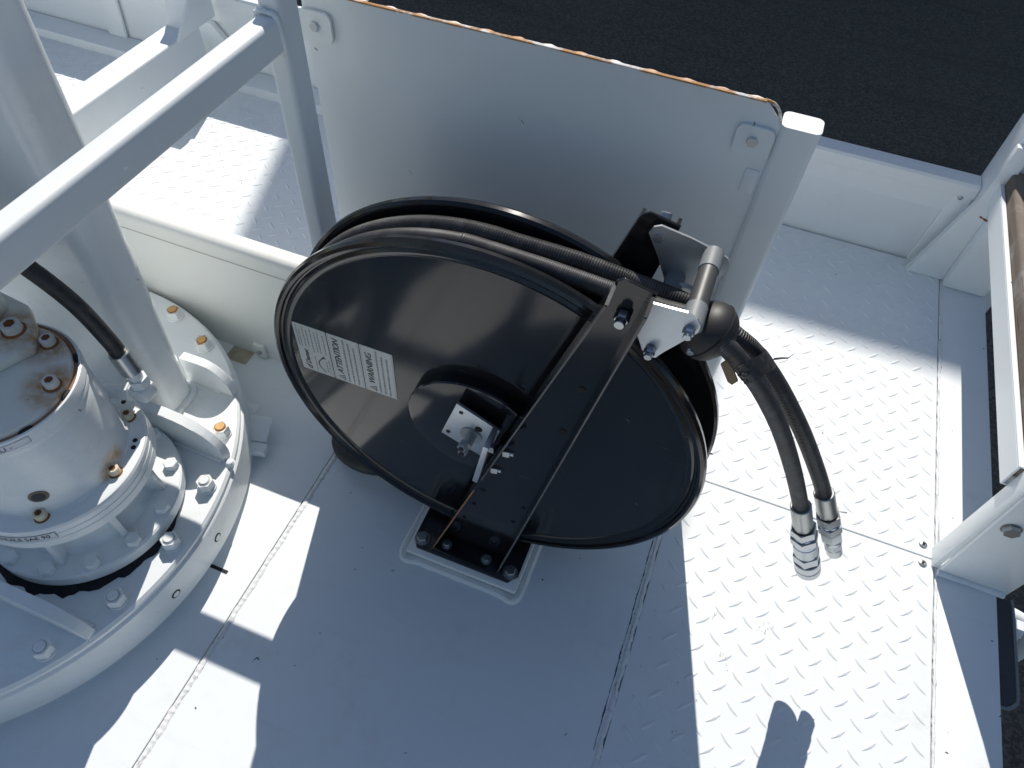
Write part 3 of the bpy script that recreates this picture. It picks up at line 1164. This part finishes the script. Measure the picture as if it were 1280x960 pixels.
# stop ball clamped on the hoses, tape binding
sbl = thing('hose_stop', 'round black plastic hose stop clamped on both hoses at the roller guide', 'hose stop', (.05, .605, .70))
prof = []
dv = (Vector((.0869, .608, .672)) - Vector((.030, .606, .712))).normalized()
ct = Vector((.0420, .6080, .6950))
a_, b_ = frame_from(dv)
bm = bmesh.new()
rows = []
for k in range(13):
    th = PI * (.10 + .80 * k / 12)
    rr = .0370 * math.sin(th)
    rows.append([bm.verts.new(ct - dv * (.030 * math.cos(th)) + (a_ * math.cos(2 * PI * i / 40) + b_ * math.sin(2 * PI * i / 40)) * rr) for i in range(40)])
for A_, B_ in zip(rows, rows[1:]):
    for i in range(40):
        j = (i + 1) % 40
        bm.faces.new((A_[i], A_[j], B_[j], B_[i]))
bm.faces.new(rows[0])
bm.faces.new(list(reversed(rows[-1])))
obj('ball', bm, BALL, sbl, 40)
ringp = [ct + (a_ * math.cos(2 * PI * i / 40) + dv * 0 + b_ * math.sin(2 * PI * i / 40)) * .0371 for i in range(41)]
obj('split_line', tube(ringp, .0010, 6), DARK, sbl)
obj('clamp_screw', cyl(ct + Vector((-.012, -.036, -.008)), ct + Vector((-.012, -.028, -.006)), .0046, None, 14, .001), STEEL, sbl)
tp = thing('binding_tape', 'crumpled black tape binding the two hoses below the hose stop', 'tape', (.10, .612, .66))
bm = bmesh.new()
rnd = random.Random(4)
cA = Vector((.0990, .5965, .6632))
cB = Vector((.1110, .6325, .6520))
dd = Vector((.0353, .008, -.0420)).normalized()
up = dd.cross((cB - cA).normalized()).normalized()
sx = (cB - cA).normalized()
rows = []
for i in range(9):
    t = (i - 4) * .0042
    row = []
    for k in range(36):
        a = 2 * PI * k / 36
        e = sx * ((.0180 + .0135) * math.cos(a)) + up * (.0150 * math.sin(a))
        row.append(bm.verts.new((cA + cB) / 2 + dd * (t + .003 * math.sin(a * 2)) + e * (1.06 + rnd.uniform(-.05, .07))))
    rows.append(row)
for A_, B_ in zip(rows, rows[1:]):
    for i in range(36):
        j = (i + 1) % 36
        bm.faces.new((A_[i], A_[j], B_[j], B_[i]))
obj('wrap', bm, TAPE, tp, 20)
bm = bmesh.new()
pl = [((.128, .640, .652), (.128, .643, .644)), ((.136, .642, .655), (.137, .645, .648)), ((.143, .644, .656), (.144, .646, .651)), ((.148, .644, .668), (.1475, .645, .664))]
rw = [(bm.verts.new(a), bm.verts.new(b)) for a, b in pl]
for p0, p1 in zip(rw, rw[1:]):
    bm.faces.new((p0[0], p1[0], p1[1], p0[1]))
obj('loose_end', bm, TAPE, tp)
obj('brown_end', prism([(.0705, .694), (.0800, .6835), (.0915, .666), (.0870, .657), (.081, .660), (.0660, .684)], 'y', .573, .576, .0006), CARD, tp)

# ================================================================== SLEWING RING AND GEARBOX
SX, SY, SR = -1.132, .327, .479
sr = thing('slewing_ring', 'large white round slewing ring flange bolted to the deck on the left', 'slewing ring', (SX, SY, 0))
obj('flange', lathe([(.20, .1145), (.462, .1145), (.470, .1135), (.4745, .108), (.4750, .102), (.4735, .1005), (.4760, .099), (SR, .095), (SR, .016), (.474, .010), (.466, .006), (.466, -.004), (.20, -.004)], (SX, SY, 0), 'z', 160), WHITE_GEAR, sr, 30)
for k in range(-6, 8):
    a = R(-1.6 + 15.1 * k)
    bx, by = SX + .447 * math.cos(a), SY + .447 * math.sin(a)
    rusty = 2 <= k <= 6 or False
    if k in (-6, -5, -4, -3):
        rusty = False
    m = RUSTY if k in (2, 3, 4, 5, 6) else WHITE_GEAR
    b = obj('flange_bolt', hexbolt((bx, by, .1185), (0, 0, 1), .0270, .0185, None, .07), WHITE_GEAR, sr, 25)
    sub(b, cyl((bx, by, .1145), (bx, by, .1185), .0172, None, 24, .0006), 'washer', WHITE_GEAR)
    if k >= 2:
        sub(b, hexbolt((bx, by, .1368), (0, 0, 1), .0258, .0006, None, .03), 'rusty_top', RUST_TOPFACE)
    sub(b, cyl((bx, by, .137), (bx, by, .1405), .0088, None, 20, .001), 'stud', WHITE_GEAR if k < 2 else RUST_PALE)
    sub(b, lathe([(.0086, .0008), (.0104, .0012), (.0106, .0)], (bx, by, .1370), 'z', 24), 'stud_ring', RUST_RING if k >= 2 else PAINT_GROOVE)
for a, zz in ((R(5.5), .052), (R(-8.5), .052)):
    c0 = Vector((SX + (SR - .001) * math.cos(a), SY + (SR - .001) * math.sin(a), zz))
    dr = Vector((math.cos(a), math.sin(a), 0))
    o = obj('side_hole', cyl(c0, c0 + dr * .0016, .0088, None, 24), DARK, sr)
    sub(o, cyl(c0 + dr * .0016, c0 + dr * .0024, .0062, None, 24), 'plug', WHITE_GEAR)


def gusset(y0, y1, x0, x1, zt, rad, name='gusset'):
    pts = [(x0, .1150), (x0, zt)]
    for k in range(9):
        a = PI / 2 - (PI / 2) * k / 8
        pts.append((x1 - rad + rad * math.cos(a), zt - .07 + .07 * math.sin(a)))
    pts.append((x1, .1150))
    return obj(name, prism(pts, 'y', y0, y1, .0012, 1), WHITE_GEAR, sr, 25)


gusset(.488, .507, -.925, -.699, .205, .10)
gusset(.128, .147, -1.05, -.703, .175, .09)
gusset(.622, .640, -.875, -.772, .188, .055)
gusset(.028, .047, -1.3, -.98, .2, .09)
obj('weld_bead', tube([(-.925, .487, .116), (-.80, .487, .116), (-.705, .4868, .116)], .0045, 8, .2), WHITE_GEAR, sr)
obj('weld_bead', tube([(-1.0, .148, .116), (-.85, .148, .116), (-.710, .148, .116)], .0045, 8, .2), WHITE_GEAR, sr)
obj('weld_lump', lathe([(0, .008), (.006, .006), (.010, 0), (0, -.001)], (-.690, .490, .114), 'z', 12), WHITE_GEAR, sr)
# rough-edged black band in the gap between ring and gearbox
bm = bmesh.new()
rnd = random.Random(12)
ri, ro = [], []
for i in range(140):
    a = 2 * PI * i / 140
    e = .156 + (.019 + .004 * math.sin(21 * a) + rnd.uniform(-.003, .002)) * max(0, math.cos(a - R(-72))) ** .7
    ri.append(bm.verts.new((-.866 + .150 * math.cos(a), .330 + .150 * math.sin(a), .126)))
    ro.append(bm.verts.new((-.866 + e * math.cos(a), .330 + e * math.sin(a), .1152)))
for i in range(140):
    j = (i + 1) % 140
    bm.faces.new((ri[i], ri[j], ro[j], ro[i]))
obj('black_gap_band', bm, simple('black_gap_band', (.012, .012, .013), .8, 0, (90, .8, .004), .4), sr, 10)

GX, GY = -.866, .330
GC = (GX, GY, 0)
cap_pts = [(-.882, .407, .480), (-.839, .415, .470), (-.780, .355, .470), (GX - .07, GY - .06, .47), (GX - .02, GY - .10, .467)]
GEAR_CAP = white_paint('white_gear_cap_paint', (.76, .765, .71), .34, .05, .6, .25, cap_pts, .055, (.26, .11, .03))
GEAR_BODY = white_paint('white_gear_body_paint', (.79, .825, .832), .28, .05, .35, .25, [(GX + .118, GY + .006, .29), (GX + .11, GY + .02, .30)], .03, (.55, .36, .16))
gb = thing('slew_gearbox', 'white cylindrical slew gearbox with rust-stained bolted cap standing on the ring', 'gearbox', (GX, GY, .115))
obj('foot_flange', lathe([(.10, .122), (.158, .122), (.1612, .125), (.1612, .147), (.158, .150), (.105, .150)], GC, 'z', 128), WHITE_GEAR, gb, 30)
obj('neck', lathe([(.120, .148), (.112, .156), (.108, .170), (.110, .200), (.122, .222), (.130, .234)], GC, 'z', 96), WHITE_GEAR, gb, 30)
obj('gear_ring', lathe([(.115, .232), (.143, .233), (.1465, .236), (.1465, .2520), (.1452, .2530), (.1452, .2545), (.1465, .2555), (.1465, .2660), (.1455, .2665), (.1455, .2680), (.1462, .2690), (.1462, .279), (.1440, .2835), (.1400, .2850), (.118, .2850)], GC, 'z', 128), WHITE_GEAR, gb, 25)
obj('housing', lathe([(.124, .284), (.1185, .287), (.1160, .294), (.1155, .310), (.1150, .360), (.1140, .405), (.1135, .425), (.1130, .4265), (.1130, .4285), (.1150, .4305), (.1155, .4385), (.1150, .4400), (.1150, .4420), (.1165, .444), (.1165, .458), (.1155, .4615), (.1130, .4625), (.1120, .461), (.1120, .452), (.06, .452)], GC, 'z', 128), GEAR_BODY, gb, 25)
obj('cap_joint', lathe([(.1125, .4590), (.1110, .4605), (.1070, .4605), (.1050, .4560)], GC, 'z', 96), simple('rusty_gasket', (.30, .17, .10), .8, 0, (120, .6, .002), .6), gb)
cap = obj('cap', lathe([(.1058, .4565), (.1062, .4625), (.1048, .4665), (.102, .4680), (.050, .4690), (0, .4690)], GC, 'z', 96), GEAR_CAP, gb, 25)
for a in (48, 12, -24, -62):
    a0 = R(a)
    q = Vector((GX + .1092 * math.cos(a0), GY + .1092 * math.sin(a0), .4612))
    bmh = bmesh.new()
    bmesh.ops.create_uvsphere(bmh, u_segments=14, v_segments=8, radius=.0052)
    for v in bmh.verts:
        tx = Vector((-math.sin(a0), math.cos(a0), 0)) * (v.co.x * 1.9)
        v.co = q + tx + Vector((math.cos(a0), math.sin(a0), 0)) * (v.co.y * .75) + Vector((0, 0, v.co.z * .55))
    obj('cap_slot', bmh, DARK, gb)


def socket_screw(x, y, z, r, h, parent, mat, core, name='cap_screw'):
    o = obj(name, cyl((x, y, z), (x, y, z + h), r, None, 26, .0012), mat, parent, 30)
    sub(o, hexbolt((x, y, z + h - .0004), (0, 0, 1), r * 1.05, .0008, None, .01), 'socket', core)
    sub(o, lathe([(r * .98, .0018), (r * 1.28, .0009), (r * 1.30, .0)], (x, y, z), 'z', 24), 'rust_ring', RUST_RING)
    return o


SCREW_W = simple('painted_screw', (.66, .65, .61), .45, 0, (160, .2, .001), .15)
SCREW_Y = simple('yellowed_screw', (.74, .66, .48), .45, 0, (160, .2, .001), .2)
RUST_CORE = simple('rust_core', (.16, .055, .015), .8, 0, (300, .4, .001), .5)
socket_screw(-.8385, .4150, .469, .0100, .0130, gb, SCREW_W, RUST_CORE)
socket_screw(-.7800, .3560, .469, .0100, .0130, gb, SCREW_W, RUST_CORE)
socket_screw(GX - .03, GY - .085, .469, .0100, .0130, gb, SCREW_W, RUST_CORE)
# raised lever block on the cap, running off to the left
blk = obj('lever_block', prism([(-.905, .455), (-.862, .425), (-.838, .392), (-.860, .345), (-.905, .320), (-1.05, .330), (-1.05, .47)], 'z', .4685, .486, .006, 2), GEAR_CAP, gb, 30)
socket_screw(-.884, .4060, .486, .0132, .0150, gb, SCREW_W, RUST_CORE)
obj('lever', prism([(-.915, .44), (-.905, .385), (-.960, .335), (-1.15, .33), (-1.15, .47)], 'z', .486, .575, .012, 3), GEAR_CAP, gb, 30)
obj('lever_shaft', cyl((-.985, .41, .50), (-.985, .41, .72), .055, None, 40, .004), GEAR_CAP, gb, 30)
for a, rr in ((54.0, .124), (3.0, .1225), (-52.5, .1225), (-110, .123), (110, .123)):
    socket_screw(GX + rr * math.cos(R(a)), GY + rr * math.sin(R(a)), .285, .0088, .0135, gb, SCREW_Y, RUST_CORE, 'ledge_screw')
for a in (70, 31, 25):
    o = obj('drain_hole', cyl((GX + .130 * math.cos(R(a)), GY + .130 * math.sin(R(a)), .2851), (GX + .130 * math.cos(R(a)), GY + .130 * math.sin(R(a)), .2856), .0040, None, 16), DARK, gb)
# sight glass on the housing
a = R(-46)
nrm = Vector((math.cos(a), math.sin(a), 0))
c0 = Vector((GX, GY, .328)) + nrm * .1125
sg = obj('sight_glass', cyl(c0, c0 + nrm * .0045, .0135, None, 28, .001), simple('sight_glass_rim', (.20, .17, .13), .45, .5, None, .4), gb)
sub(sg, cyl(c0 + nrm * .0045, c0 + nrm * .0050, .0095, None, 24), 'glass', simple('sight_glass_pane', (.05, .05, .045), .15))
# ribs and flange bolts
for k in range(8):
    a = R(26 + 45 * k)
    t = Vector((-math.sin(a), math.cos(a), 0))
    n_ = Vector((math.cos(a), math.sin(a), 0))
    bm = bmesh.new()
    vs = []
    for off in (-.0055, .0055):
        for rr, zz in ((.095, .150), (.138, .150), (.130, .175), (.130, .234), (.095, .234)):
            vs.append(bm.verts.new(Vector((GX, GY, zz)) + n_ * rr + t * off))
    bm.faces.new(vs[0:5])
    bm.faces.new(list(reversed(vs[5:10])))
    for i in range(5):
        j = (i + 1) % 5
        bm.faces.new((vs[i], vs[j], vs[5 + j], vs[5 + i]))
    bmesh.ops.bevel(bm, geom=list(bm.edges), offset=.002, segments=2, profile=.5, affect='EDGES')
    obj('rib', bm, WHITE_GEAR, gb, 30)
for a in (43.4, 9.4, -17.5, -44, -71, -98, -125, 75, 102):
    x, y = GX + .146 * math.cos(R(a)), GY + .146 * math.sin(R(a))
    obj('foot_bolt', hexbolt((x, y, .150), (0, 0, 1), .0225, .0125), WHITE_GEAR, gb, 25)


# stickers on curved faces
def curved_label(r, z0, z1, a0, a1, name, parent, mat, frame_mat, txt, size, ink, shear=0, zoff=0, aoff=0):
    bm = lathe([(r, z0), (r, z1)], GC, 'z', 20, a0, a1)
    o = obj(name, bm, mat, parent)
    thick = .0005
    for q in ((z0, z0 + thick, a0, a1), (z1 - thick, z1, a0, a1)):
        sub(o, lathe([(r + .0003, q[0]), (r + .0003, q[1])], GC, 'z', 20, q[2], q[3]), 'border', frame_mat)
    for aa in (a0, a1 - .006):
        sub(o, lathe([(r + .0003, z0), (r + .0003, z1)], GC, 'z', 2, aa, aa + .006), 'border', frame_mat)
    cu = text_mesh(txt, size, Matrix.Identity(4), 'print', ink, None, shear, .0001)
    for v in cu.data.vertices:
        aa = a0 + aoff + v.co.x / r
        zz = z0 + zoff + v.co.y
        v.co = Vector((GX + (r + .0005) * math.cos(aa), GY + (r + .0005) * math.sin(aa), zz))
    cu.parent = o
    return o


curved_label(.1471, .2585, .2735, R(-80), R(-47), 'oil_label', gb, PAPER, INK, 'HUILE SAE 90', .0122, INK, 0, .0032, .03)
curved_label(.1169, .4450, .4575, R(-66), R(-25), 'level_label', gb, PAPER, INK_BLUE, 'NIVEAU -', .0120, INK_BLUE, 0, .0020, .10)

# ------------------------------------------------------------------ column
mc = thing('mast_column', 'tall white rounded box column standing on the slewing ring behind the gearbox', 'column', (-.97, .57, .115))
bm = bmesh.new()
sec = rrect(-1.24, -.848, .522, .612, .032, 8)
rows = []
for z, dx, dy in ((.113, 0, 0), (.35, .004, .008), (.7, .012, .018), (1.1, .02, .028), (2.3, .03, .04)):
    rows.append([bm.verts.new((x + dx, y + dy, z)) for x, y in sec])
for A_, B_ in zip(rows, rows[1:]):
    for i in range(len(sec)):
        j = (i + 1) % len(sec)
        bm.faces.new((A_[i], A_[j], B_[j], B_[i]))
bm.faces.new(rows[-1])
bm.faces.new(list(reversed(rows[0])))
obj('column', bm, WHITE_GEAR, mc, 50)
obj('foot_weld', tube(catmull([(-.98, .519, .118), (-.885, .519, .118), (-.852, .530, .118), (-.846, .57, .118), (-.852, .605, .118), (-.89, .615, .118)], 8), .007, 8, .2), WHITE_GEAR, mc)

# black hose with elbow from the gearbox side
fh = thing('feed_hose', 'short black feed hose curving down in front of the column to a painted elbow', 'hose', (-.80, .47, .36))
obj('hose_tube', tube(catmull([(-1.02, .455, .63), (-.93, .452, .625), (-.86, .456, .585), (-.815, .465, .515), (-.795, .470, .440), (-.788, .470, .405)], 10), .0128, 18), HOSE, fh, 60)
obj('ferrule', cyl((-.789, .470, .412), (-.783, .470, .368), .0165, None, 24, .001), STEEL_BRIGHT, fh)
obj('neck', cyl((-.783, .470, .368), (-.780, .470, .345), .0125, .0115, 20), WHITE_GEAR, fh)
obj('elbow_nut', hexbolt((-.780, .470, .352), (.1, 0, -1), .028, .018), WHITE_GEAR, fh)
obj('elbow', box(-.796, -.764, .452, .484, .306, .336, .006), WHITE_GEAR, fh)
obj('union_nut', hexbolt((-.796, .458, .321), (-1, -.35, 0), .029, .018), WHITE_GEAR, fh)
obj('port_stub', cyl((-.812, .452, .321), (-.835, .442, .321), .0125, None, 20), WHITE_GEAR, fh)

# folded bracket beside the ring
fb = thing('floor_bracket', 'small white folded sheet bracket on the deck beside the slewing ring', 'bracket', (-.73, .63, 0))
obj('top_fold', prism([(-.765, .642), (-.722, .652), (-.700, .596), (-.745, .586)], 'z', .028, .031, .0006), WHITE, fb)
obj('front_fold', prism([(-.745, .584), (-.698, .594), (-.692, .572), (-.728, .562)], 'z', .010, .028, .002), WHITE, fb)
obj('side_tab', prism([(-.808, .668), (-.765, .672), (-.762, .640), (-.795, .632)], 'z', .024, .027, .0006), WHITE, fb)
obj('web', prism([(-.770, .640), (-.766, .640), (-.742, .580), (-.746, .580)], 'z', -.0015, .028, .0004), WHITE, fb)
obj('pin', cyl((-.744, .570, -.001), (-.744, .570, .018), .0045, None, 14, .0008), STEEL, fb)

# ================================================================== RIGHT EDGE
np_ = thing('gate_post', 'white steel gate post with a hex bolt at the right edge of the tread plates', 'post', (.69, .88, 0))
obj('front_plate', prism([(.640, -.0005), (.768, -.0005), (.768, .95), (.628, .95), (.630, .35)], 'y', .855, .863, .002), WHITE, np_)
obj('side_plate', prism([(.863, -.0005), (.906, -.0005), (.906, .95), (.863, .95)], 'x', .628, .640, .002), WHITE, np_)
hb = obj('hex_bolt', hexbolt((.661, .8545, .205), (0, -1, 0), .026, .010), STEEL, np_)
sub(hb, cyl((.661, .855, .205), (.661, .8535, .205), .0165, None, 24), 'washer', STEEL)
obj('foot_weld', tube([(.638, .853, .003), (.70, .852, .004), (.762, .852, .003)], .0065, 8, .2), WHITE, np_)
obj('corner_gusset', prism([(.6395, .909), (.690, .909), (.6395, .975)], 'z', 0, .012, .002), WHITE, np_)

cp = thing('corner_post', 'tall white corner post with stepped foot where the side board ends', 'post', (.68, 1.77, 0))
obj('post', prism(rrect(.606, .80, 1.765, 1.86, .010), 'z', -.10, 1.35), WHITE, cp)
obj('foot_block', prism([(1.7215, -.0005), (1.715, .035), (1.702, .160), (1.694, .245), (1.764, .245), (1.764, -.0005)], 'x', .640, .748, .006, 2), WHITE, cp)
obj('side_web', prism([(.545, 0.001), (.640, 0.001), (.640, .40), (.604, .40), (.602, .25)], 'y', 1.745, 1.764, .002), WHITE, cp)
obj('rust_seam', tube(catmull([(.606, 1.693, .243), (.625, 1.6925, .237), (.642, 1.692, .236)], 6), .0022, 6, .3), RUST_RING, cp)

ar = thing('angle_rail', 'white angle rail running from the gate post to the corner post', 'rail', (.63, 1.3, .25))
obj('web', box(.6185, .6225, .907, 1.764, .250, .3030, .0008, 1), WHITE, ar)
obj('top_lip', box(.6185, .6285, .907, 1.764, .3032, .3068, .001, 1), WHITE, ar)
obj('bottom_lip', box(.6227, .668, .907, 1.764, .250, .254, .0008, 1), WHITE, ar)
wp = obj('wooden_plank', box(.6295, .700, .925, 1.760, .2545, .338, .008, 3), WOOD)
tag(wp, 'weathered grey-brown wooden plank lying along the white angle rail', 'plank')

hd = thing('pull_handle', 'flat grey pull handle on the outside of the deck sill', 'handle', (.76, .74, -.03))
HANDLE = simple('dark_handle_paint', (.045, .047, .05), .45, 0, (90, .2, .001), .3)
obj('strap', prism([(.756, .860), (.787, .860), (.790, .850), (.790, .672), (.785, .656), (.772, .646), (.756, .644)], 'z', -.026, -.020, .001), HANDLE, hd)
obj('rolled_edge', tube(catmull([(.756, .642, -.022), (.774, .644, -.022), (.788, .656, -.022), (.793, .674, -.022), (.793, .76, -.022), (.792, .852, -.022), (.788, .862, -.022)], 6), .0035, 8), GREY_PLASTIC, hd)
obj('hinge_block', box(.7525, .786, .69, .82, -.075, -.027, .004), HANDLE, hd)
kb = thing('latch_bolt', 'chunky white hex latch bolt outside the deck sill by the handle', 'bolt', (.81, .77, -.05))
obj('head', hexbolt((.798, .818, -.040), (1, -.1, .15), .034, .018), WHITE, kb)
obj('shank', cyl((.770, .822, -.044), (.798, .818, -.040), .012, None, 20), WHITE, kb)
mg = obj('mudguard_tube', tube(catmull([(.753, .872, -.09), (.80, .868, -.075), (.855, .860, -.085), (.885, .852, -.14), (.892, .848, -.25), (.892, .846, -.60)], 10), .016, 20), WHITE)
tag(mg, 'bent white tube below the gate post outside the deck edge', 'tube')

# ================================================================== unseen hall, added and shaped to cast shade on the yard and deck
wh = thing('shade_hall', 'unseen tall grey block added across the yard to shade the asphalt and side board', 'shade block', (10, 12, GZ))
HT = (9.0 - 1.432) / .958 * math.tan(SUN_EL) + .0
HT = (9.0 - 1.432) / .958 * math.tan(SUN_EL)
ROOF = simple('shade_edge', (.22, .23, .24), .5)
obj('wall', box(-2.345, 28, 9.0, 24, GZ, HT - .15, 0), CLAD, wh)
obj('shade_edge', box(-2.30, 28.05, 8.97, 24.05, HT - .148, HT, .01), ROOF, wh)
obj('shade_tower', box(-3.50, -2.35, 9.0, 12.5, GZ, 8.68, 0), CLAD, wh)  # height and width shaped to shade the tread left of the panel
obj('shade_edge', box(-3.52, -2.33, 8.97, 12.52, 8.682, 8.80, .01), ROOF, wh)
obj('shade_annex', box(-16, -3.505, 9.0, 20, GZ, 4.4, 0), CLAD, wh)  # added lower part, shades the asphalt but leaves the board rim lit
obj('shade_edge', box(-16.05, -3.55, 8.97, 20.05, 4.402, 4.55, .01), ROOF, wh)
for k in range(3):
    x0 = 1.5 + k * 8
    d_ = obj('door', box(x0, x0 + 4, 8.94, 8.998, GZ + .02, GZ + 4.2, .01), simple('roller_door', (.55, .56, .56), .5), wh)  # detail on the added unseen hall
    sub(d_, box(x0 + 1.8, x0 + 2.2, 8.90, 8.938, GZ + .9, GZ + 1.0, .01), 'handle', DARK)
